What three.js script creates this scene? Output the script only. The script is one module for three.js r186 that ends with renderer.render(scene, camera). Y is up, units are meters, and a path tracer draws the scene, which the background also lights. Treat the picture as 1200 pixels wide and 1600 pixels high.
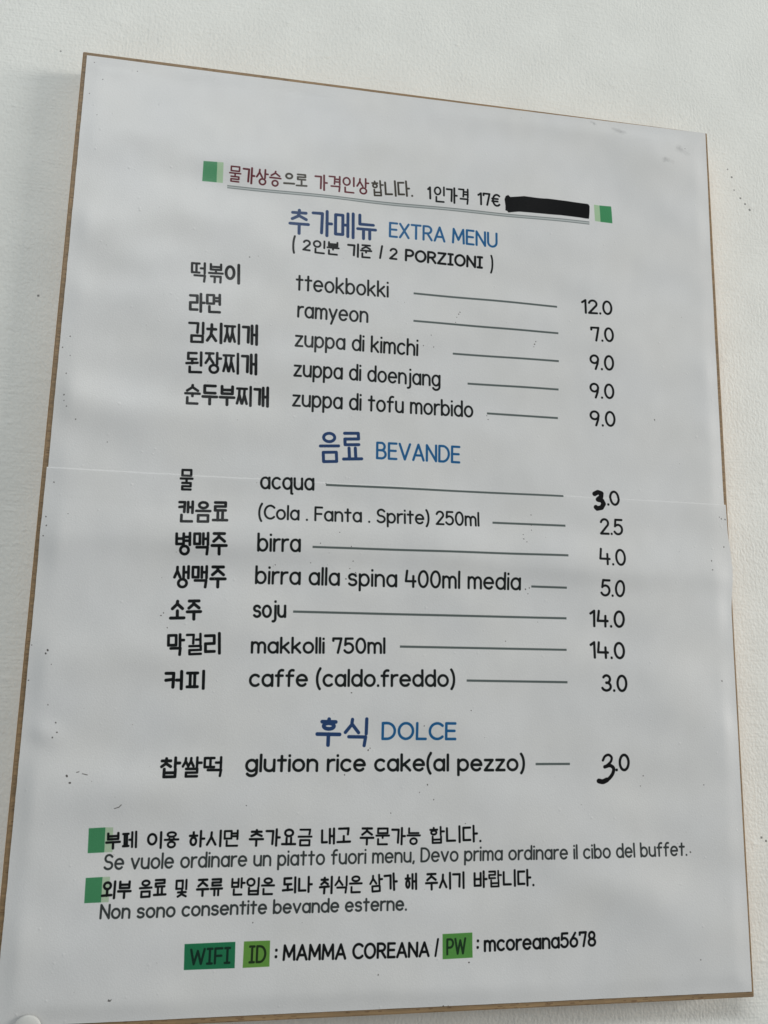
import * as THREE from 'three';
import { RoundedBoxGeometry } from 'three/addons/geometries/RoundedBoxGeometry.js';
import { RectAreaLightUniformsLib } from 'three/addons/lights/RectAreaLightUniformsLib.js';
import { createNoise2D } from 'simplex-noise';

// ---------------------------------------------------------------- camera, light, exposure
const BW = 0.300, BH = 0.398, BT = 0.015;          // the board: 30 x 40 cm, 15 mm thick
const TOP = 1.75;                                  // height of its top edge above the floor; the wall is the plane z = 0
const scene = new THREE.Scene();
const camera = new THREE.PerspectiveCamera(65.08, 768 / 1024, 0.01, 30);
const B2W = (xmm, ymm, zmm = 0) => new THREE.Vector3(xmm / 1000 - BW / 2, TOP - ymm / 1000, BT + zmm / 1000);   // board millimetres (x right, y down, z out) to metres
const CAM = [87.2233, 261.2327, 333.5327];
const RX = [0.98692594, -0.02119727, -0.15977444], RY = [0.04858955, 0.98432352, 0.16954721], RZ = [0.1536758, -0.17509391, 0.97248438], F = 1253.905;
camera.position.copy(B2W(...CAM));
camera.up.set(-RY[0], RY[1], RY[2]);
camera.lookAt(camera.position.clone().add(new THREE.Vector3(RZ[0], -RZ[1], -RZ[2])));
// a pixel of the 1200 x 1600 photograph to millimetres on the plane of the board's face
function P(px, py, lift = 0) {
  const u = (px - 600) / F, v = (py - 800) / F;
  const d = [0, 1, 2].map((i) => RX[i] * u + RY[i] * v + RZ[i]);
  const s = (CAM[2] - lift) / d[2];
  return [CAM[0] + s * d[0], CAM[1] + s * d[1]];
}
const renderer = new THREE.WebGLRenderer({ antialias: true });
renderer.toneMapping = THREE.LinearToneMapping;
renderer.toneMappingExposure = 1;
renderer.shadowMap.enabled = true;
scene.background = new THREE.Color().setRGB(0.226, 0.241, 0.25);      // the dim, even light of the rest of the room
RectAreaLightUniformsLib.init();

// a long ceiling fitting to the upper right of the board, out of the frame
function lamp(name, label, [x, y, z], target, w, h, color, power) {
  const g = new THREE.Group();
  g.name = name;
  g.userData = { label, category: 'lamp', group: 'lamps of the room' };
  g.position.set(x, y, z);
  g.lookAt(...target);
  scene.add(g);
  const housing = new THREE.Mesh(new RoundedBoxGeometry(w + 0.04, h + 0.04, 0.05, 3, 0.008), new THREE.MeshStandardMaterial({ color: 0xd8d8d4, roughness: 0.5 }));
  housing.name = 'housing'; housing.position.z = -0.03; g.add(housing);
  const diff = new THREE.Mesh(new THREE.BoxGeometry(w, h, 0.006), new THREE.MeshStandardMaterial({ color: 0xffffff, emissive: color, emissiveIntensity: 0.6 }));
  diff.name = 'diffuser'; g.add(diff);
  const l = new THREE.RectAreaLight(color, power, w, h);
  l.name = 'light'; l.position.z = 0.008; l.rotation.y = Math.PI; g.add(l);
  return g;
}
const MID = [0, TOP - BH / 2, 0];
lamp('ceiling_lamp', 'long white lamp panel on the ceiling in front of the board', [-0.5, 2.9, 1.6], MID, 1.2, 0.3, new THREE.Color().setRGB(0.95, 0.99, 1), 17.2);
lamp('side_lamp', 'square white lamp panel beside the wall, to the right of the board', [2.6, 1.95, 1.05], MID, 1.5, 0.7, new THREE.Color().setRGB(1, 0.965, 0.91), 16.5);

// ---------------------------------------------------------------- helpers
let seed = 7;
const rnd = () => { seed = (seed + 0x6d2b79f5) | 0; let t = Math.imul(seed ^ (seed >>> 15), 1 | seed); t = (t + Math.imul(t ^ (t >>> 7), 61 | t)) ^ t; return ((t ^ (t >>> 14)) >>> 0) / 4294967296; };
const n1 = createNoise2D(rnd), n2 = createNoise2D(rnd), n3 = createNoise2D(rnd), n4 = createNoise2D(rnd);
const canvasOf = (w, h) => { const c = document.createElement('canvas'); c.width = w; c.height = h; return c; };
const shade = (m) => { m.castShadow = true; m.receiveShadow = true; return m; };

// ---------------------------------------------------------------- wall: rolled white paint over plaster
{
  const N = 2048, S = 0.62, data = new Uint8Array(N * N * 4), col = new Uint8Array(N * N * 4);
  const bumps = new Float32Array(N * N);
  // pimples and crumbs in the paint
  for (let k = 0; k < 900; k++) {
    const cx = rnd() * N, cy = rnd() * N, r = 2 + rnd() * rnd() * 7, h = (rnd() < 0.8 ? 1 : -0.8) * (0.12 + rnd() * 0.3), st = 1 + rnd() * 1.6;
    for (let y = -22; y <= 22; y++) for (let x = -22; x <= 22; x++) {
      const d = (x * x / (st * st) + y * y) / (r * r);
      if (d < 4) bumps[(((cy + y) | 0) + N) % N * N + (((cx + x) | 0) + N) % N] += h * Math.exp(-d * 1.6);
    }
  }
  for (let y = 0; y < N; y++) for (let x = 0; x < N; x++) {
    const X = x / N * S * 1000, Y = y / N * S * 1000, i = y * N + x;          // millimetres
    const patch = 0.5 + 0.5 * n1(X / 60, Y / 60);
    const peel = n2(X / 1.9, Y / 3) * 0.28 + n3(X / 1.0, Y / 1.5) * 0.22 + n4(X / 0.7, Y / 0.7) * 0.12;
    const drag = n1(X / 15 + 40, Y / 1.5) * 0.3 * (1 - patch) + n2(X / 1.6, Y / 19 + 9) * 0.22 * patch;
    const slow = n3(X / 24, Y / 18) * 0.5 + n4(X / 9, Y / 7) * 0.3;
    const v = 0.5 + 0.17 * (peel * (0.8 + 0.5 * patch) + drag + slow * 0.6) + bumps[i] * 0.5;
    data[i * 4] = data[i * 4 + 1] = data[i * 4 + 2] = Math.max(0, Math.min(255, v * 255)); data[i * 4 + 3] = 255;
    const g = 1 + 0.012 * n4(X / 40, Y / 40) + 0.008 * n3(X / 3, Y / 3);
    col[i * 4] = 217 * g; col[i * 4 + 1] = 218 * g; col[i * 4 + 2] = 213 * g; col[i * 4 + 3] = 255;
  }
  const speck = (px, py, r) => {                                               // fly specks on the wall, to the right of the board
    const [mx, my] = P(px, py, -BT * 1000), p = B2W(mx, my), u = p.x / S + 0.5, v = (p.y - 1.55) / S + 0.5;
    const cx = u * N, cy = v * N;
    for (let y = -5; y <= 5; y++) for (let x = -5; x <= 5; x++) if (x * x + y * y < r * r * 0.7) {
      const i = ((cy + y) | 0) * N + ((cx + x) | 0);
      if (i >= 0 && i < N * N) for (let c = 0; c < 3; c++) col[i * 4 + c] *= 0.55;
    }
  };
  for (const [x, y, r] of [[1137, 265, 1.6], [1143, 277, 1.8], [1147, 297, 1.2], [1157, 310, 2], [1164, 319, 2.1], [1171, 328, 2.4], [1190, 1309, 2], [1197, 1314, 2], [60, 462, 2], [95, 80, 1.4]]) speck(x, y, r);
  const tex = (d, srgb) => { const t = new THREE.DataTexture(d, N, N); t.wrapS = t.wrapT = THREE.MirroredRepeatWrapping; t.magFilter = THREE.LinearFilter; t.generateMipmaps = true; if (srgb) t.colorSpace = THREE.SRGBColorSpace; t.needsUpdate = true; return t; };
  const m = new THREE.MeshStandardMaterial({ map: tex(col, true), bumpMap: tex(data), bumpScale: 0.00092, roughness: 0.62 });
  const g = new THREE.BoxGeometry(2.6, 2.6, 0.1), pos = g.attributes.position, uv = g.attributes.uv;
  for (let i = 0; i < pos.count; i++) uv.setXY(i, pos.getX(i) / S + 0.5, pos.getY(i) / S + 0.5);
  const wall = shade(new THREE.Mesh(g, m));
  wall.name = 'wall'; wall.position.set(0, 1.55, -0.05);
  wall.userData = { kind: 'structure', label: 'rough white painted wall behind the menu board', category: 'wall' };
  scene.add(wall);
}

// ---------------------------------------------------------------- lettering: a single-line rounded alphabet, drawn with round pens
// Latin: baseline 0, cap height 0.92, x height 0.64, y up. 'x,y' is a point, '@cx,cy,rx,ry,from,to' an arc in degrees, ';' lifts the pen.
const BOWL = '@.25,.32,.25,.32,0,360', ARCH = '0,.38 @.23,.38,.23,.26,180,0 .46,0';
const LATIN = {
  a: [.5, BOWL + '; .5,.64 .5,0'], b: [.5, '0,.94 0,0;' + BOWL], c: [.46, '@.26,.32,.26,.32,48,312'], d: [.5, BOWL + '; .5,.94 .5,0'],
  e: [.52, '.01,.33 .52,.33 @.26,.32,.26,.32,2,316'], f: [.36, '.36,.92 @.3,.72,.17,.21,90,180 .13,0; 0,.6 .34,.6'],
  g: [.5, BOWL + '; .5,.64 .5,-.06 @.26,-.06,.24,.22,0,-150'], h: [.46, '0,.94 0,0;' + ARCH], i: [0, '0,.64 0,0; 0,.89 0,.9'],
  j: [.12, '.12,.64 .12,-.1 @-.02,-.1,.14,.17,0,-100; .12,.89 .12,.9'], k: [.44, '0,.94 0,0; .4,.62 .02,.26; .14,.36 .44,0'], l: [0, '0,.94 0,0'],
  m: [.72, '0,.64 0,0; 0,.4 @.18,.4,.18,.24,180,0 .36,0; .36,.4 @.54,.4,.18,.24,180,0 .72,0'], n: [.46, '0,.64 0,0;' + ARCH], o: [.52, '@.26,.32,.26,.32,0,360'],
  p: [.5, '0,.64 0,-.28;' + BOWL], q: [.5, BOWL + '; .5,.64 .5,-.26 .56,-.28'], r: [.28, '0,.64 0,0; 0,.36 @.26,.36,.26,.28,180,80'],
  s: [.42, '.39,.54 @.21,.485,.19,.155,35,270 @.21,.165,.21,.165,90,-150'], t: [.36, '.17,.86 .17,0; 0,.62 .36,.62'],
  u: [.46, '0,.64 0,.25 @.23,.25,.23,.25,180,360 .46,.64; .46,.3 .46,0'], v: [.48, '0,.64 .24,0 .48,.64'], y: [.48, '0,.64 .25,.02; .48,.64 .13,-.28'], z: [.42, '.01,.62 .41,.62 0,0 .43,0'],
  A: [.62, '0,0 .31,.92 .62,0; .1,.28 .52,.28'], B: [.5, '0,0 0,.92 .24,.92 @.24,.7,.2,.22,90,-90 0,.48; .24,.48 @.26,.24,.24,.24,90,-90 0,0'], C: [.6, '@.36,.46,.36,.46,45,315'],
  D: [.58, '0,0 0,.92 .2,.92 @.2,.46,.38,.46,90,-90 0,0'], E: [.44, '.44,.92 0,.92 0,0 .44,0; 0,.48 .4,.48'], F: [.44, '.44,.92 0,.92 0,0; 0,.46 .4,.46'],
  I: [.3, '.15,.92 .15,0; 0,.92 .3,.92; 0,0 .3,0'], L: [.42, '0,.92 0,0 .42,0'], M: [.7, '0,0 .04,.92 .35,.2 .66,.92 .7,0'], N: [.56, '0,0 0,.92 .56,0 .56,.92'],
  O: [.68, '@.34,.46,.34,.46,0,360'], P: [.5, '0,0 0,.92 .24,.92 @.24,.66,.26,.26,90,-90 0,.4'], R: [.52, '0,0 0,.92 .24,.92 @.24,.68,.25,.24,90,-90 0,.44; .24,.44 .52,0'],
  S: [.5, '.47,.8 @.26,.69,.23,.23,40,270 @.24,.23,.26,.23,90,-150'], T: [.56, '0,.92 .56,.92; .28,.92 .28,0'], U: [.56, '0,.92 0,.3 @.28,.3,.28,.3,180,360 .56,.92'],
  V: [.62, '0,.92 .31,0 .62,.92'], W: [.86, '0,.92 .2,0 .43,.82 .66,0 .86,.92'], X: [.54, '0,.92 .54,0; .54,.92 0,0'], Z: [.54, '.02,.92 .52,.92 0,0 .54,0'],
  0: [.5, '@.25,.46,.25,.46,0,360'], 1: [.2, '0,.76 .2,.92 .2,0'], 2: [.48, '@.24,.67,.23,.25,165,-25 0,0 .48,0'], 3: [.46, '@.22,.69,.2,.23,150,-90 @.21,.24,.25,.24,90,-155'],
  4: [.54, '.06,.92 0,.32 .54,.32; .42,.62 .42,0'], 5: [.48, '.45,.92 .06,.92 .03,.5 @.22,.3,.26,.3,130,-150'], 6: [.5, '.36,.92 .05,.42; @.25,.28,.25,.28,0,360'], 7: [.46, '0,.78 0,.92 .46,.92 .27,0'],
  8: [.48, '@.24,.69,.2,.23,0,360; @.24,.23,.24,.23,0,360'], 9: [.48, '@.23,.66,.23,.26,0,360; .46,.66 .42,.36 .3,0'],
  '.': [0, '0,.0 0,.01'], ',': [.04, '.04,.02 0,-.12'], ':': [0, '0,.1 0,.11; 0,.56 0,.57'], '(': [.16, '.16,1.04 @.34,.4,.34,.72,125,235'], ')': [.16, '@-.18,.4,.34,.72,55,-55'], '/': [.3, '0,-.08 .3,1'],
  '\u20ac': [.56, '@.36,.46,.3,.46,50,310; 0,.57 .44,.57; 0,.36 .42,.36'], ' ': [.26, ''],
};
function strokes(text) {                                      // a path text to polylines
  return text.split(';').map((part) => {
    const pts = [];
    for (const tok of part.trim().split(/\s+/)) {
      if (!tok) continue;
      if (tok[0] === '@') {
        const [cx, cy, rx, ry, a, b] = tok.slice(1).split(',').map(Number), n = Math.max(6, Math.ceil(Math.abs(b - a) / 10));
        for (let k = 0; k <= n; k++) { const t = (a + (b - a) * k / n) * Math.PI / 180; pts.push([cx + rx * Math.cos(t), cy + ry * Math.sin(t)]); }
      } else pts.push(tok.split(',').map(Number));
    }
    return pts;
  }).filter((p) => p.length);
}
// Hangul letters in a unit box, y down
const O = (cx = .5, cy = .5, rx = .5, ry = .5) => `@${cx},${cy},${rx},${ry},0,360`;
const G = '0,0 1,0 .93,1', J = '.02,0 .98,0; .5,0 .45,.45 0,1; .5,.42 1,1', S_ = '.5,0 .46,.4 0,1; .5,.38 1,1', Bp = '0,0 0,1 1,1 1,0; 0,.48 1,.48', D = '1,0 0,0 0,1 1,1';
const CH = '.5,-.12 .5,.12; .02,.2 .98,.2; .5,.2 .42,.62 0,1; .5,.58 1,1';
const twice = (s, gap = .12) => [0, 1].map((k) => s.split(';').map((p) => p.trim().split(/\s+/).filter(Boolean).map((t) => {
  const [x, y] = t.split(',').map(Number); return `${(x + k) * (1 - gap) / 2 + k * gap},${y}`;
}).join(' ')).join(';')).join(';');
const JAMO = {
  g: G, gg: twice('0,0 1,0 .94,1', .2), n: '0,0 0,1 1,1', d: D, dd: twice(D, .2), r: '0,0 1,0 1,.5 0,.5 0,1 1,1', m: '0,0 1,0 1,1 0,1 0,0', b: Bp, s: S_, ss: twice(S_, .0), o: O(),
  j: J, jj: twice(J, .06), ch: CH, k: '0,0 1,0 .93,1; .0,.5 .95,.44', p: '0,0 1,0; 0,1 1,1; .28,0 .28,1; .72,0 .72,1', h: '.5,-.1 .5,.08; 0,.2 1,.2; ' + O(.5, .68, .38, .32),
};
const INI = 'g gg n d dd r m b bb s ss o j jj ch k t p h'.split(' ');
const FIN = ' g gg gs n nj nh d r rg rm rb rs rt rp rh m b bs s ss o j ch k t p h'.split(' ');
// medials: 0 a 1 ae 2 ya 3 yae 4 eo 5 e 6 yeo 7 ye 8 o 9 wa 10 wae 11 oe 12 yo 13 u 14 wo 15 we 16 wi 17 yu 18 eu 19 ui 20 i
function hangul(code) {                                       // polylines in a unit em, y down
  const s = code - 0xac00, ini = INI[(s / 588) | 0], med = ((s % 588) / 28) | 0, fin = FIN[s % 28], out = [];
  const put = (jamo, x0, y0, x1, y1) => { for (const p of strokes(JAMO[jamo])) out.push(p.map(([x, y]) => [x0 + x * (x1 - x0), y0 + y * (y1 - y0)])); };
  const line = (...p) => out.push(p);
  const wide = /^(dd|gg|ss|jj|bb)$/.test(ini) ? .06 : 0, mark = ini === 'ch' || ini === 'h' ? .05 : 0;
  if ([8, 12, 13, 17, 18].includes(med)) {
    const up = med === 8 || med === 12, two = med === 12 || med === 17, L = .04, R = .96;
    const y1 = fin ? .31 : up ? .42 : .4, bar = fin ? (up ? .5 : .46) : (up ? .92 : med === 18 ? .8 : .6), end = fin ? .6 : 1;
    put(ini, ini === 'o' || ini === 'h' ? .22 : .15, .02 + mark, ini === 'o' || ini === 'h' ? .78 : .85, y1);
    line([L, bar], [R, bar]);
    const xs = two ? [.34, .66] : [.5];
    if (med !== 18) for (const x of xs) up ? line([x, y1 + (two || ini !== 'o' ? .12 : .03)], [x, bar]) : line([x, bar], [x, end]);
    if (fin) put(fin, fin === 'o' ? .26 : .17, fin === 'o' ? .64 : .68, fin === 'o' ? .74 : .83, 1);
  } else if (med === 11 || med === 16) {
    const y1 = fin ? .34 : .44, bar = fin ? .56 : (med === 11 ? .84 : .62);
    put(ini, .1, .04 + mark, .6, y1);
    if (med === 11) line([.35, y1 + (fin ? .03 : .06)], [.35, bar]); else line([.35, bar], [.33, 1]);
    line([.0, bar], [.68, bar - .03]);
    line([.9, 0], [.9, fin ? .66 : 1]);
    if (fin) put(fin, .2, .74, .9, 1);
  } else {
    const tall = fin === 'r' || fin === 'b', bottom = fin ? (tall ? .46 : .52) : .9, e = fin ? (tall ? .5 : .56) : 1, y0 = (fin ? .03 : .1) + mark, ym = fin ? .28 : .5;
    let x1 = .56;
    if (med === 0) { x1 = .52; line([.76, 0], [.76, e]); line([.76, ym], [.99, ym]); }
    if (med === 1) { x1 = .4; line([.62, .02], [.62, e - .03]); line([.92, 0], [.92, e]); line([.62, ym], [.92, ym]); }
    if (med === 4) { x1 = .46; line([.88, 0], [.88, e]); line([.62, ym], [.88, ym]); }
    if (med === 5) { x1 = .42; line([.68, .02], [.68, e - .03]); line([.95, 0], [.95, e]); line([.5, ym], [.68, ym]); }
    if (med === 6) { x1 = .5; const g = fin ? .09 : .12; line([.9, 0], [.9, e]); line([.6, ym - g], [.9, ym - g]); line([.6, ym + g], [.9, ym + g]); }
    if (med === 20) { x1 = .6; line([.92, 0], [.92, e]); }
    put(ini, .05 - wide / 2, y0, x1 + wide, ini === 'o' ? Math.min(bottom, y0 + .66) : bottom);
    if (fin) put(fin, fin === 'o' ? .3 : .2, fin === 'o' ? .62 : tall ? .6 : .68, fin === 'o' ? .82 : (med === 0 ? .78 : .9), 1);
  }
  const thin = (fin ? .9 : 1) * (wide || fin === 'r' || fin === 'gg' ? .88 : 1) * (ini === 'r' || ini === 'p' ? .94 : 1);      // crowded syllables get a finer pen
  for (const p of out) p.thin = thin;
  return out;
}
function layout(text, gap) {                                  // polylines and width of a run, y up
  const out = []; let x = 0, first = true;
  for (const ch of text) {
    const code = ch.codePointAt(0);
    if (code >= 0xac00) {
      if (!first) x += .13;
      for (const p of hangul(code)) { const l = p.map(([a, b]) => [x + a * .9, 1 - b]); l.thin = p.thin; out.push(l); }
      x += .9;
    } else {
      const [w, path] = LATIN[ch];
      if (!first) x += ch === ' ' ? .1 : gap;
      for (const p of strokes(path)) out.push(p.map(([a, b]) => [x + a, b]));
      x += w;
    }
    first = false;
  }
  return [out, x];
}

// ---------------------------------------------------------------- the printed sheets
// runs: text, left end (pixel at the foot of the letters), right end, letter height in pixels at the left, pen width in mm, ink
const INK = '#0a0e0e', SOFT = '#121716', RED = '#551820', OLIVE = '#37332a', NAVY = '#233c64', BLUE = '#1c5785', GREY = '#343938';
const RUNS = [
  ['물가상승', 356, 285, 440, 294.5, 25, 0.88, RED], ['으로', 441.5, 293, 481, 296, 22, 0.92, OLIVE], ['가격인상', 490, 299.5, 577, 306.5, 26, 0.88, RED], ['합니다.', 580, 308, 645, 309.5, 25, 0.92, OLIVE],
  ['1', 667, 313.5, 673, 313.9, 19, 0.93, INK], ['인가격', 676, 318, 733, 323, 25, 0.93, INK], ['17\u20ac', 745, 322.5, 781, 325.5, 19, 0.93, INK],
  ['추가메뉴', 449, 367, 590, 378, 42, 1.40, NAVY], ['EXTRA MENU', 607, 372, 776.5, 389.5, 24, 1.04, BLUE],
  ['(', 456, 394, 461, 394.5, 22, 0.91, INK], ['2', 472, 393, 485, 394.5, 17.5, 0.91, INK], ['인분', 487, 397, 531, 401, 22, 0.97, INK], ['기준', 541, 402, 582, 405.5, 22, 0.97, INK], ['/', 592, 404, 598, 404.5, 18, 0.91, INK],
  ['2', 607.5, 406, 620.5, 407.5, 17.5, 0.91, INK], ['PORZIONI', 632, 409, 754, 421, 18.5, 1.08, INK], [')', 765, 424, 770, 424.5, 22, 0.84, INK],
  ['떡볶이', 297, 442, 377, 446, 33, 1.26, INK], ['라면', 294, 490, 348, 492, 32, 1.26, INK], ['김치찌개', 292, 537, 405, 542, 34, 1.26, INK], ['된장찌개', 289, 584, 404, 588, 35, 1.26, INK], ['순두부찌개', 286, 633, 422, 638, 34, 1.26, INK],
  ['tteokbokki', 461.5, 455, 607, 466, 25, 0.96, SOFT], ['ramyeon', 464, 497, 575, 506, 25, 0.96, SOFT], ['zuppa di kimchi', 460, 542.5, 653, 557.3, 25.5, 0.96, SOFT],
  ['zuppa di doenjang', 458, 589.5, 688, 605, 25.5, 0.96, SOFT], ['zuppa di tofu morbido', 456, 636, 739, 653.5, 26, 0.96, SOFT],
  ['12.0', 907, 491.5, 955, 495, 22, 1.03, INK], ['7.0', 921, 535.5, 957, 537.5, 22.5, 1.03, INK], ['9.0', 920, 579, 958, 581, 23, 1.03, INK], ['9.0', 920.5, 623, 959, 625, 23.5, 1.03, INK], ['9.0', 921, 666.5, 961, 668, 24, 1.03, INK],
  ['음료', 497.5, 724.5, 569, 723.5, 50, 1.46, NAVY], ['BEVANDE', 587, 718, 718.5, 725, 27, 1.04, BLUE],
  ['물', 279, 767.5, 303.5, 768, 36, 1.26, INK], ['캔음료', 276.5, 818, 358, 819, 36, 1.26, INK], ['병맥주', 272.5, 869, 357, 869, 37, 1.26, INK], ['생맥주', 268.5, 920, 355, 920, 37, 1.26, INK],
  ['acqua', 406, 765.5, 491, 767.5, 27, 1.00, SOFT], ['(Cola . Fanta . Sprite) 250ml', 403, 812.5, 748.5, 823.5, 23, 0.89, SOFT], ['birra', 401.5, 863, 469.5, 864, 28, 1.01, SOFT],
  ['birra alla spina 400ml media', 398, 913, 813, 923, 28, 1.01, SOFT],
  ['0', 951, 791, 967, 791.5, 23.5, 1.05, INK], ['.', 947, 791, 947.5, 791, 24, 1.06, INK], ['2.5', 935.5, 836, 972, 837.5, 25, 1.01, INK], ['4.0', 933, 883.5, 975, 885.5, 26, 1.01, INK], ['5.0', 936.5, 932, 974.5, 934, 26, 1.01, INK],
  ['소주', 263.5, 971, 317, 970, 34, 1.26, INK], ['막걸리', 260, 1026, 347.5, 1023, 36, 1.26, INK], ['커피', 255, 1079, 322.5, 1078, 32, 1.26, INK], ['찹쌀떡', 248, 1215.5, 350.5, 1214, 34, 1.26, INK],
  ['soju', 394.5, 966, 447, 966, 27.5, 1.04, SOFT], ['makkolli 750ml', 391.5, 1021.5, 602, 1022, 25.5, 1.01, SOFT], ['caffe (caldo.freddo)', 388.5, 1073.5, 710.5, 1073.5, 27.5, 1.06, SOFT],
  ['14.0', 920, 980, 975, 981.5, 26.5, 1.08, INK], ['14.0', 920, 1029, 975, 1030.5, 26.5, 1.08, INK], ['3.0', 938, 1080.5, 978, 1081.5, 26.5, 1.08, INK],
  ['후식', 490, 1166.5, 577, 1168, 48, 1.51, NAVY], ['DOLCE', 595.5, 1156.5, 712, 1156.5, 28, 1.08, BLUE], ['glution rice cake(al pezzo)', 382.5, 1206.5, 820, 1205, 28, 1.11, SOFT],
  ['0', 965.5, 1205, 983, 1205, 27, 1.12, INK], ['.', 960.5, 1205, 961, 1205, 27, 1.12, INK],
  ['부페', 163.5, 1328, 215.5, 1325, 28, .9, INK], ['이용', 228, 1327, 281, 1325, 28, .9, INK], ['하시면', 293, 1324.5, 374.5, 1323, 28, .9, INK], ['추가요금', 387, 1323, 488.5, 1322, 29, .9, INK],
  ['내고', 500, 1320, 549, 1318, 27, .9, INK], ['주문가능', 560, 1320.5, 657.5, 1320, 29, .9, INK], ['합니다.', 669, 1318.5, 751, 1315, 28, .9, INK],
  ['Se vuole ordinare un piatto fuori menu, Devo prima ordinare il cibo del buffet.', 161.5, 1359.5, 1073, 1337, 24.5, 0.81, GREY],
  ['외부', 158, 1404.5, 206.5, 1403, 29, .9, INK], ['음료', 216, 1402.5, 261.5, 1400, 29, .9, INK], ['및', 272.5, 1402, 294, 1401, 29, .9, INK], ['주류', 305, 1401, 349, 1399.5, 29, .9, INK], ['반입은', 359, 1399.5, 430, 1398, 29, .9, INK],
  ['되나', 440, 1396, 488.5, 1394, 27, .9, INK], ['취식은', 497.5, 1397, 567, 1395, 29, .9, INK], ['삼가', 576, 1395, 622, 1391, 29, .9, INK], ['해', 631, 1391, 653, 1390, 27, .9, INK], ['주시기', 663, 1391.5, 727, 1388.5, 28, .9, INK], ['바랍니다.', 738.5, 1388, 834, 1384, 28, .9, INK],
  ['Non sono consentite bevande esterne.', 156, 1435, 635, 1422, 23, 0.83, GREY],
  [':', 428.5, 1498.5, 429, 1498.5, 24, 1.06, INK], ['MAMMA COREANA', 441, 1500.5, 670.5, 1494.3, 25, .96, INK], ['/', 678, 1492.5, 685.5, 1492, 25, 0.84, INK], [':', 743.8, 1484.5, 744.3, 1484.5, 24, 1.06, INK], ['mcoreana5678', 755.5, 1487.5, 931, 1478.5, 25, .96, INK],
];
const BOXES = [                                               // printed blocks: corner pixels, ink
  ['#3f8458', [318.3, 254], [339.8, 255.8], [338.6, 286], [316, 284]], ['#9cb896', [339.8, 255.8], [349.5, 256.7], [348.2, 287], [338.6, 286]],
  ['#9cb896', [926.5, 321.5], [935.3, 322.6], [936.6, 348.8], [927.8, 347.6]], ['#3f8458', [935.3, 322.6], [954, 323.8], [955.3, 350.8], [936.6, 348.8]],
  ['#3f7f56', [139.6, 1293.4], [165.5, 1292], [163.4, 1331.6], [137.5, 1332.6]], ['#a3b59c', [165.5, 1292], [177.6, 1292], [176, 1331], [163.4, 1331.6]],
  ['#3f7f56', [134.8, 1370.9], [161, 1369.6], [158.9, 1408.8], [132.5, 1410]], ['#a3b59c', [161, 1369.6], [172.6, 1369.2], [170.6, 1408.2], [158.9, 1408.8]],
  ['#1f6b47', [288.8, 1473.4], [367.9, 1470.8], [366.7, 1511.7], [287.5, 1514.6]], ['#5c8a3c', [381.3, 1470.4], [422, 1468.8], [420.8, 1509.2], [379.2, 1511.2]], ['#4f8740', [690.5, 1458.2], [737.3, 1456.3], [737.9, 1495.6], [690.9, 1497.9]],
];
const ONBOX = [['WIFI', 296, 1507.5, 360, 1505, 26, .85, '#0b2a1e'], ['ID', 388, 1504.5, 415.5, 1503.5, 27, .85, '#1c2f14'], ['PW', 696.5, 1492, 728, 1490.5, 26, .85, '#18331a']];
const RULES = [
  [646, 459, 869.2, 480.8], [645.3, 502.6, 870.8, 522.3], [707.1, 553, 871.7, 565.7], [730.2, 599.9, 871.7, 609.4], [760.3, 646.4, 871.1, 653.7], [509, 758.3, 879, 775.7], [769, 817, 882, 822],
  [487.7, 855.7, 884, 869], [829, 916.7, 884.3, 918.7], [457.7, 956, 884.2, 966.3], [624.6, 1010.4, 883.6, 1015.5], [728, 1063.3, 885.3, 1066], [836.4, 1193.8, 889.7, 1193.5],
];
const MARKS = [];                                             // dark specks: pixel x, y, radius mm
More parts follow.
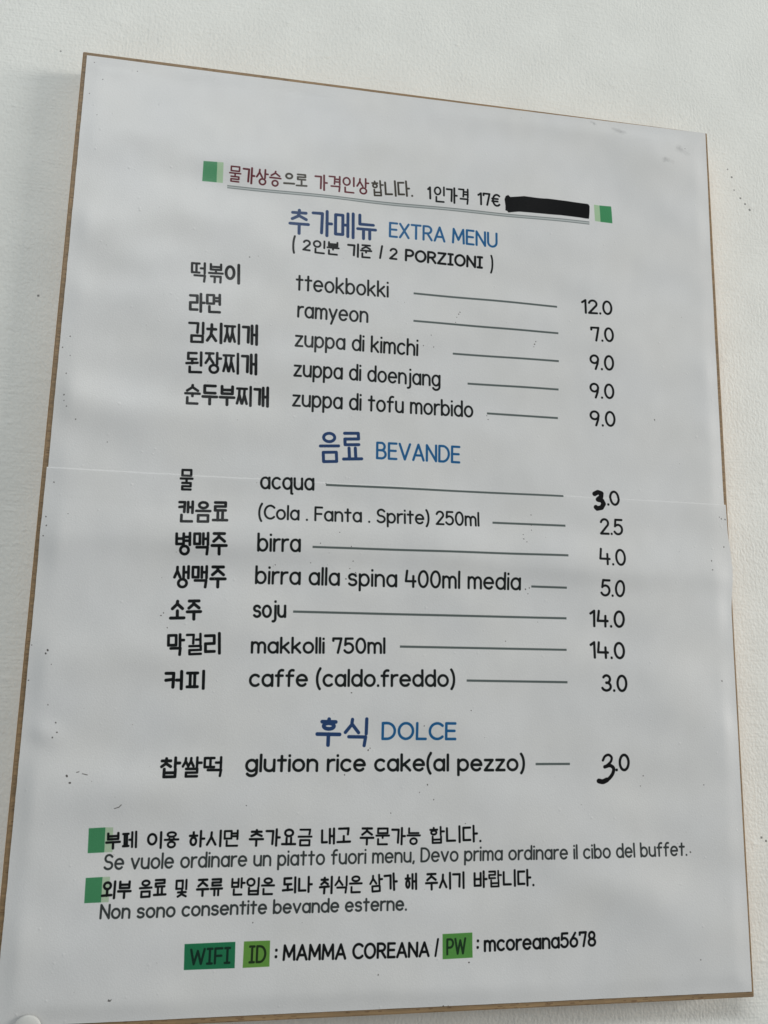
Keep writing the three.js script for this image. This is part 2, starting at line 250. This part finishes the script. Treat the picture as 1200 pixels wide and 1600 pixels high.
for (const [x, y, r] of [[161, 125.5, .22], [148, 99, .2], [140, 147, .22], [152, 181, .18], [215, 113, .2], [110, 526, .25], [98, 543, .25], [110, 556, .2], [104, 584, .25], [101, 618, .28], [101, 627, .2], [105, 636, .22], [119, 656, .25], [77, 685, .25], [85, 754, .25], [168, 691, .2],
  [73, 808, .28], [74, 822, .28], [69, 838, .25], [108, 804, .18], [509, 756, .2], [530, 833, .2], [500, 850, .2], [548, 855, .2], [551, 877.5, .22], [555, 895, .22], [546, 889, .2], [829, 805, .22], [829, 821, .25], [829, 829, .2], [816, 836, .2], [816.5, 843, .26], [821, 847.5, .2], [485, 880, .18], [430, 883, .2],
  [540, 905, .3], [550, 906, .25], [556, 897, .2], [820, 921, .3], [826, 919, .25], [824, 928, .2], [716, 492, .25], [718, 489, .25], [713, 497, .18], [711, 505, .2], [834, 539, .3], [836, 535, .25], [833, 543, .18], [661, 541, .22], [677, 543, .22], [673, 525, .2], [760, 650, .2], [762, 656, .22],
  [1123, 808.5, .22], [1126, 811, .28], [1132, 812, .3], [1130, 855, .3], [1109, 877, .28], [1110, 891, .28], [1021, 657, .3], [667.5, 1226, .28], [677, 1249, .22], [655, 1238, .18], [1004, 1212, .25], [1000, 1228, .2], [575, 1172, .3], [578, 1169, .2], [789, 1002, .2], [549, 1082.5, .25], [735, 1110, .22], [662, 1134, .22],
  [538, 1210.5, .25], [252, 962, .25], [256, 958, .22], [262, 981, .22], [76, 1016, .4], [73, 1021, .35], [82, 1038, .18], [50, 1008, .2], [45, 1063, .25], [76, 1101, .22], [88, 1129, .28], [90, 1144, .28], [83, 1152, .28], [106, 1211.5, .42], [111, 1222, .38], [171, 1561, .3], [1126, 1064, .3], [1098, 1226, .22],
  [1077.5, 1331, .35], [732, 1503, .3], [590, 1521, .25], [692, 1572, .35], [700, 1572, .3], [395, 1441, .22], [726, 1286, .2], [1092, 1498, .22], [385, 1258, .2], [610, 1270, .2], [1068, 235, .2], [390, 403, .25]]) MARKS.push([x, y, r]);
for (let k = 0; k < 110; k++) MARKS.push([90 + rnd() * 1010, 150 + rnd() * 1400, 0.07 + rnd() * 0.1]);
const LIFTS = [];                                             // grit under the film: small bumps
for (let k = 0; k < 210; k++) LIFTS.push([rnd() * 300, rnd() * 398, 0.25 + rnd() * 0.4, 0.5 + rnd() * 0.5]);
for (const [x, y] of [[222, 706], [243, 702], [207, 758], [64, 1450], [74, 1561], [27, 1584], [102, 1595], [111, 1352], [208, 112], [150, 234], [268, 262]]) LIFTS.push([...P(x, y), 0.5, 1]);

function sheetTexture(x0, y0, x1, y1) {
  const W = 2048, k = W / (x1 - x0), H = Math.round((y1 - y0) * k), c = canvasOf(W, H), g = c.getContext('2d');
  const img = g.createImageData(W, H), d = img.data;
  for (let y = 0; y < H; y++) for (let x = 0; x < W; x++) {
    const X = x0 + x / k, Y = y0 + y / k, i = (y * W + x) * 4;
    const f = 1 + 0.008 * n1(X / 14, Y / 20) + 0.007 * n2(X / 0.6, Y / 0.6) + 0.006 * n3(X / 1.7, Y / 1.7), t = 0.6 * n4(X / 45, Y / 45);
    d[i] = (204 + t) * f; d[i + 1] = (204 + t * .4) * f; d[i + 2] = (203 - t) * f; d[i + 3] = 255;
  }
  g.putImageData(img, 0, 0);
  g.setTransform(k, 0, 0, k, -x0 * k, -y0 * k);               // draw in board millimetres from here on
  g.lineCap = 'round'; g.lineJoin = 'round';
  const poly = (pts, close) => { g.beginPath(); pts.forEach(([x, y], i) => (i ? g.lineTo(x, y) : g.moveTo(x, y))); if (close) g.closePath(); };
  const run = ([text, ax, ay, bx, by, h, pen, ink]) => {
    const a = P(ax, ay), b = P(bx, by), top = P(ax, ay - h), hm = Math.hypot(top[0] - a[0], top[1] - a[1]) - pen, hang = text.codePointAt(0) >= 0xac00;
    const [lines, w] = layout(text, .2), dx = b[0] - a[0], dy = b[1] - a[1], len = Math.hypot(dx, dy), ux = dx / len, uy = dy / len;
    const sx = w > .02 ? (len - pen) / w : 0, sy = hang ? hm : hm / .93 * 1.05, ox = pen / 2;
    g.strokeStyle = ink; g.lineWidth = pen;
    for (const l of lines) {
      g.lineWidth = pen * (l.thin ?? 1);
      poly(l.map(([x, y]) => { const X = ox + (sx ? x * sx : 0), Y = pen / 2 + y * sy; return [a[0] + ux * X + uy * Y, a[1] + uy * X - ux * Y]; }));
      g.stroke();
    }
  };
  for (const [ink, ...q] of BOXES) { g.fillStyle = ink; poly(q.map((p) => P(...p)), true); g.fill(); }
  // double rule under the first line
  for (const [x, y, X, Y, w, ink] of [[355, 292.2, 919, 351, 1.15, '#a9aead'], [355, 290.7, 919, 349.2, .42, '#747a79'], [355, 294, 919, 352.8, .46, '#787e7d']]) {
    g.lineCap = 'butt'; g.strokeStyle = ink; g.lineWidth = w; poly([P(x, y), P(560, y + (Y - y) * 0.363 + .9), P(X, Y)]); g.stroke();
  }
  g.strokeStyle = '#565e5c'; g.lineWidth = .92;
  for (const [x, y, X, Y] of RULES) { poly([P(x, y), P(X, Y)]); g.stroke(); }
  g.lineCap = 'round';
  RUNS.forEach(run); ONBOX.forEach(run);
  // felt pen: the struck-out price and two prices written over
  const Z = (x, y) => P(620 + x / 3.158, 240 + y / 3.158);
  g.fillStyle = '#050506';
  poly([[528, 232], [534, 216], [546, 211], [556, 221], [590, 219], [625, 217], [665, 223], [700, 228], [760, 234], [830, 243], [900, 252], [936, 255], [946, 266], [945, 300], [942, 329], [925, 328], [900, 324], [850, 318], [800, 312], [740, 307], [700, 302], [650, 297], [600, 292], [570, 294], [548, 296], [536, 282]].map((p) => Z(...p)), true); g.fill();
  g.strokeStyle = '#050506'; g.lineWidth = 1.1;
  for (let k = 0; k < 8; k++) { const a = k / 7; poly([[538, 226 + a * 56], [740, 236 + a * 58 + (k % 2) * 3], [938, 262 + a * 58]].map((p) => Z(...p))); g.stroke(); }
  const Y3 = (x, y) => P(600 + x / 3, 660 + y / 3);
  g.lineWidth = 2.1; poly([[984, 336], [1000, 328], [1016, 334], [1014, 350], [998, 364], [1016, 368], [1024, 384], [1014, 402], [994, 406], [988, 400]].map((p) => Y3(...p))); g.stroke();
  const Z3 = (x, y) => P(600 + x / 2.927, 900 + y / 2.927);
  const smooth = (pts) => new THREE.CatmullRomCurve3(pts.map(([x, y]) => new THREE.Vector3(x, y, 0))).getPoints(40).map((v) => [v.x, v.y]);
  g.lineWidth = 1.05; poly(smooth([[997, 842], [1006, 824], [1022, 817], [1036, 828], [1034, 846], [1020, 862], [1006, 872]]).map((p) => Z3(...p))); g.stroke();
  g.lineWidth = 1.45; poly(smooth([[1006, 872], [1030, 866], [1046, 878], [1044, 900], [1030, 922], [1012, 936], [996, 941]]).map((p) => Z3(...p))); g.stroke();
  g.lineWidth = 2; poly(smooth([[1016, 932], [998, 940], [980, 937]]).map((p) => Z3(...p))); g.stroke();
  for (const [x, y, r] of MARKS) { const [mx, my] = P(x, y); g.fillStyle = r > .17 ? '#4a4744' : '#8b8985'; g.beginPath(); g.ellipse(mx, my, r * 1.15, r * .85, (x * 7) % 3, 0, 7); g.fill(); }
  for (const [x, y, X, Y, w] of [[955, 203, 975, 209, 1.1], [962, 206, 972, 211, 1.6], [922, 190, 930, 196, .8], [1052, 232, 1076, 244, 2.2], [1030, 252, 1046, 258, 1.4]])     // grey finger smudges near the corner
    for (let k = 0; k < 26; k++) { const t = rnd(), [mx, my] = P(x + (X - x) * t, y + (Y - y) * t); g.fillStyle = 'rgba(96,96,98,.026)'; g.beginPath(); g.ellipse(mx + (rnd() - .5) * w * 1.6, my + (rnd() - .5) * w, .3 + rnd() * w, .2 + rnd() * w * .6, rnd() * 3, 0, 7); g.fill(); }
  g.strokeStyle = '#4a4744'; g.lineWidth = .25;                // hairs and scratches
  for (const l of [[[180, 1262], [187, 1260], [191, 1256]], [[121, 1206], [125, 1205]], [[130, 1208], [138, 1210]], [[171, 1559], [173, 1562], [175, 1559]]]) { poly(l.map((p) => P(...p))); g.stroke(); }
  const map = new THREE.CanvasTexture(c); map.colorSpace = THREE.SRGBColorSpace; map.anisotropy = 8;
  return map;
}
// height of the film above the board in mm: glued by hand, with waves and blisters
const gauss = (d, s) => Math.exp(-d * d / (2 * s * s));
function wave(x, y) {
  let h = 0.6 + 0.55 * n1(x / 74 + 3, y / 36) + 0.13 * n2(x / 42, y / 24 + 7);
  const fold = y - (215 + (x - 10) * 0.028 + 1.5 * n3(x / 60, 2));                // long wave just below the joint
  for (const [px, py, sx, sy, a, r] of BLISTERS) {
    const [cx, cy] = P(px, py), c = Math.cos(r), s = Math.sin(r), u = (x - cx) * c + (y - cy) * s, v = -(x - cx) * s + (y - cy) * c;
    h += 6 * a * gauss(u, sx) * gauss(v, sy);
  }
  const f = 2.3 * (fold < 0 ? gauss(fold, 8.5) : gauss(fold, 5.5)) * (0.8 + 0.3 * n4(x / 60, 5)) * (y < 192 ? 0 : Math.min(1, (y - 192) / 8));
  const e = Math.min(x - 1, 299.5 - x, y - 1, 397 - y), k = Math.max(0, Math.min(1, e / 9));
  return f * (0.45 + 0.55 * k) + Math.max(0.02, h) * (0.12 + 0.88 * k * k * (3 - 2 * k));                    // stuck down along the rim
}
const BLISTERS = [[1010, 240, 26, 9, .24, .35], [1050, 330, 16, 7, .16, .5], [640, 250, 40, 10, .18, .2], [160, 640, 20, 6, .14, .1], [250, 1010, 30, 9, .3, -.2], [170, 1235, 34, 7, .26, -.1], [1000, 1400, 34, 10, .3, .55], [1060, 1080, 28, 12, .22, .6], [900, 430, 26, 14, .16, .8], [130, 1480, 30, 12, .22, .1], [560, 1560, 50, 9, .14, 0], [420, 230, 30, 8, .12, .1], [70, 1145, 5, 3, .16, .3], [1020, 560, 30, 9, .14, .3]];
// one sheet: outline given by functions of the board's millimetres
function sheet(name, label, left, right, top, bottom, lift, parent) {
  const NX = 180, NY = 150, pos = [], uv = [], idx = [], TH = 0.22;
  const X0 = -2, X1 = 303, Y0 = name === 'upper_sheet' ? 0 : 178, Y1 = name === 'upper_sheet' ? 206 : 400;
  const v = (x, y, z) => { const p = B2W(x, y, z); pos.push(p.x, p.y - TOP + BH / 2, p.z); uv.push((x - X0) / (X1 - X0), 1 - (y - Y0) / (Y1 - Y0)); return pos.length / 3 - 1; };
  const at = (i, j) => { const s = i / NX, t = j < 4 ? [0, .0006, .0014, .003][j] : j > NY - 4 ? 1 - [0, .0006, .0014, .003][NY - j] : .003 + (j - 3) / (NY - 6) * .994; let y = top(s * 300) + t * (bottom(s * 300) - top(s * 300)); const l = left(y), r = right(y), x = l + s * (r - l); y = top(x) + t * (bottom(x) - top(x)); return [x, y]; };
  for (const side of [1, 0]) for (let j = 0; j <= NY; j++) for (let i = 0; i <= NX; i++) { const [x, y] = at(i, j); v(x, y, Math.max(0.03, wave(x, y) + lift(x, y)) + side * TH); }
  const n = (NX + 1) * (NY + 1), id = (i, j) => j * (NX + 1) + i;
  for (let j = 0; j < NY; j++) for (let i = 0; i < NX; i++) {
    const a = id(i, j), b = id(i + 1, j), c = id(i, j + 1), d = id(i + 1, j + 1);
    idx.push(a, c, b, b, c, d); idx.push(n + a, n + b, n + c, n + b, n + d, n + c);
  }
  const rim = [];
  for (let i = 0; i < NX; i++) rim.push([i, 0]); for (let j = 0; j < NY; j++) rim.push([NX, j]); for (let i = NX; i > 0; i--) rim.push([i, NY]); for (let j = NY; j > 0; j--) rim.push([0, j]);
  const front = rim.map(([i, j]) => { const k = id(i, j) * 3, u = id(i, j) * 2; pos.push(pos[k], pos[k + 1], pos[k + 2]); uv.push(uv[u], uv[u + 1]); return pos.length / 3 - 1; });
  const back = rim.map(([i, j]) => { const k = (n + id(i, j)) * 3, u = id(i, j) * 2; pos.push(pos[k], pos[k + 1], pos[k + 2]); uv.push(uv[u], uv[u + 1]); return pos.length / 3 - 1; });
  for (let k = 0; k < rim.length; k++) { const m = (k + 1) % rim.length; idx.push(front[k], front[m], back[k], front[m], back[m], back[k]); }
  const g = new THREE.BufferGeometry();
  g.setAttribute('position', new THREE.Float32BufferAttribute(pos, 3)); g.setAttribute('uv', new THREE.Float32BufferAttribute(uv, 2)); g.setIndex(idx); g.computeVertexNormals();
  const bw = 2048, k = bw / (X1 - X0), bh = Math.round((Y1 - Y0) * k), bd = new Uint8Array(bw * bh * 4);
  const lifts = new Float32Array(bw * bh);
  for (const [x, y, r, h] of LIFTS) {
    const cx = (x - X0) * k, cy = (y - Y0) * k, q = Math.ceil(r * k * 2);
    for (let b = -q; b <= q; b++) for (let a = -q; a <= q; a++) { const ix = (cx + a) | 0, iy = (cy + b) | 0; if (ix >= 0 && iy >= 0 && ix < bw && iy < bh) lifts[iy * bw + ix] += h * Math.exp(-(a * a + b * b) / (r * k * r * k) * 1.5); }
  }
  for (let y = 0; y < bh; y++) for (let x = 0; x < bw; x++) {
    const X = x / k, Y = y / k + Y0, i = ((bh - 1 - y) * bw + x) * 4;
    const h = 0.3 + 0.05 * n2(X / 1.1, Y / 1.1) + 0.05 * n3(X / 0.5, Y / 0.5) + 0.5 * lifts[y * bw + x];
    bd[i] = bd[i + 1] = bd[i + 2] = Math.min(255, h * 255); bd[i + 3] = 255;
  }
  const bump = new THREE.DataTexture(bd, bw, bh); bump.magFilter = THREE.LinearFilter; bump.needsUpdate = true;
  const m = new THREE.MeshPhysicalMaterial({ map: sheetTexture(X0, Y0, X1, Y1), bumpMap: bump, bumpScale: 0.00018, roughness: 0.36, specularIntensity: 0.45 });
  const o = shade(new THREE.Mesh(g, m));
  o.name = name; o.userData.label = label; parent.add(o);
  return o;
}

// ---------------------------------------------------------------- the menu board
const board = new THREE.Group();
board.name = 'menu_board';
board.position.set(0, TOP - BH / 2, 0);
board.userData = { label: 'menu board with printed Korean and Italian price list on a thin wooden panel', category: 'menu board' };
scene.add(board);
{
  const W = 1024, c = canvasOf(W, W), g = c.getContext('2d'), img = g.createImageData(W, W), d = img.data;    // beech veneer, 0.2 m of it
  for (let y = 0; y < W; y++) for (let x = 0; x < W; x++) {
    const X = x / W * 200, Y = y / W * 200, i = (y * W + x) * 4;
    const f = 1 + 0.10 * n1(X / 60, Y / 2.2) + 0.06 * n2(X / 18, Y / 0.7) + 0.05 * n3(X / 40, Y / 30);
    d[i] = 130 * f; d[i + 1] = 107 * f; d[i + 2] = 77 * f; d[i + 3] = 255;
  }
  g.putImageData(img, 0, 0);
  for (let k = 0; k < 9000; k++) { g.fillStyle = rnd() < .7 ? 'rgba(78,54,32,.5)' : 'rgba(160,130,92,.35)'; g.fillRect(rnd() * W, rnd() * W, 4 + rnd() * 9, 1 + rnd() * 1.2); }
  const map = new THREE.CanvasTexture(c); map.wrapS = map.wrapT = THREE.MirroredRepeatWrapping; map.colorSpace = THREE.SRGBColorSpace;
  const geo = new RoundedBoxGeometry(BW, BH, BT, 3, 0.0006), p = geo.attributes.position, nn = geo.attributes.normal, uv = geo.attributes.uv;
  for (let i = 0; i < p.count; i++) {
    const ax = Math.abs(nn.getX(i)), ay = Math.abs(nn.getY(i)), az = Math.abs(nn.getZ(i)), x = p.getX(i), y = p.getY(i), z = p.getZ(i);
    const e = Math.min(BW / 2 - Math.abs(x), BH / 2 - Math.abs(y)) === BW / 2 - Math.abs(x);                   // grain runs along each edge band
    if (ax > ay && ax > az) uv.setXY(i, y / 0.2, z / 0.2 + 0.3); else if (ay > az) uv.setXY(i, x / 0.2, z / 0.2 + 0.6); else uv.setXY(i, e ? y / 0.2 : x / 0.2, e ? x / 0.2 : y / 0.2);
  }
  const face = new THREE.MeshStandardMaterial({ map, roughness: 0.6 }), sawn = new THREE.MeshStandardMaterial({ color: 0xd2a068, roughness: 0.7 });   // the sawn edges are paler, fresh beech
  const panel = shade(new THREE.Mesh(geo, [sawn, sawn, sawn, sawn, face, face]));
  panel.name = 'panel'; panel.position.z = BT / 2; panel.userData.label = 'bare beech wood panel showing as a thin brown rim';
  board.add(panel);

  const lerpTab = (tab) => (v) => { let k = 0; while (k < tab.length - 2 && v > tab[k + 1][0]) k++; const [a, b] = [tab[k], tab[k + 1]], t = Math.max(0, Math.min(1, (v - a[0]) / (b[0] - a[0]))); return a[1] + (b[1] - a[1]) * t; };
  const wob = (v, s) => 0.06 * n3(v / 14, s) + 0.04 * n4(v / 5, s);
  const U = { left: (y) => 2.0 + y * 0.0022 + wob(y, 1), right: lerpTab([[0, 298.8], [60, 298.2], [120, 297.95], [180, 297.9], [206, 298.2]]), top: (x) => 2.0 - 1.55 * Math.pow(Math.max(0, x) / 300, 2.2) + wob(x, 2) * .5 };
  const seam = (x) => 189.6 + (x / 300) * 0.5 + 0.12 * n2(x / 25, 4);
  sheet('upper_sheet', 'upper white printed sheet with the extra menu heading', U.left, U.right, U.top, (x) => seam(x) + 5, () => 0, board);
  const L = { left: (y) => 1.95 + (y - 190) * 0.0022 + wob(y, 5), right: lerpTab([[188, 298.6], [203, 299.1], [212, 299.9], [220, 300.15], [228, 299.7], [238, 298.9], [300, 298.7], [398, 298.8]]), bottom: (x) => 395.6 + wob(x, 6) * .5 };
  sheet('lower_sheet', 'lower white printed sheet overlapping the upper one', L.left, L.right, seam, L.bottom, (x, y) => 0.34 * Math.max(0, 1 - (y - 189) / 14) - 0.26 * Math.pow(Math.max(0, 1 - (y - seam(x)) / 0.5), 1.5), board);
}

// ---------------------------------------------------------------- white pin in the lower corner
{
  const pts = [[0, 0], [.0046, 0], [.0049, .0002], [.005, .0006], [.0049, .0009], [.0042, .0013], [.0028, .0016], [.0013, .00175], [0, .0018]].map(([x, y]) => new THREE.Vector2(x, y));
  const mat = new THREE.MeshStandardMaterial({ color: 0xc2c2be, roughness: 0.55 });
  const pin = new THREE.Group(), [mx, my] = P(41.8, 1610, 2);
  pin.name = 'push_pin'; pin.position.copy(B2W(mx, my, 0)); pin.position.z = BT + 0.0012;
  const head = shade(new THREE.Mesh(new THREE.LatheGeometry(pts, 40), mat)); head.name = 'head'; head.rotation.x = Math.PI / 2; pin.add(head);
  const shaft = shade(new THREE.Mesh(new THREE.CylinderGeometry(.0009, .0009, BT + 0.006, 16), new THREE.MeshStandardMaterial({ color: 0xa9a9a6, roughness: 0.35, metalness: 1 })));
  shaft.name = 'shaft'; shaft.rotation.x = Math.PI / 2; shaft.position.z = -(BT + 0.006) / 2 + 0.0006; pin.add(shaft);
  pin.userData = { label: 'white round pin head in the lower corner of the menu board', category: 'pin' };
  scene.add(pin);
}

renderer.render(scene, camera);
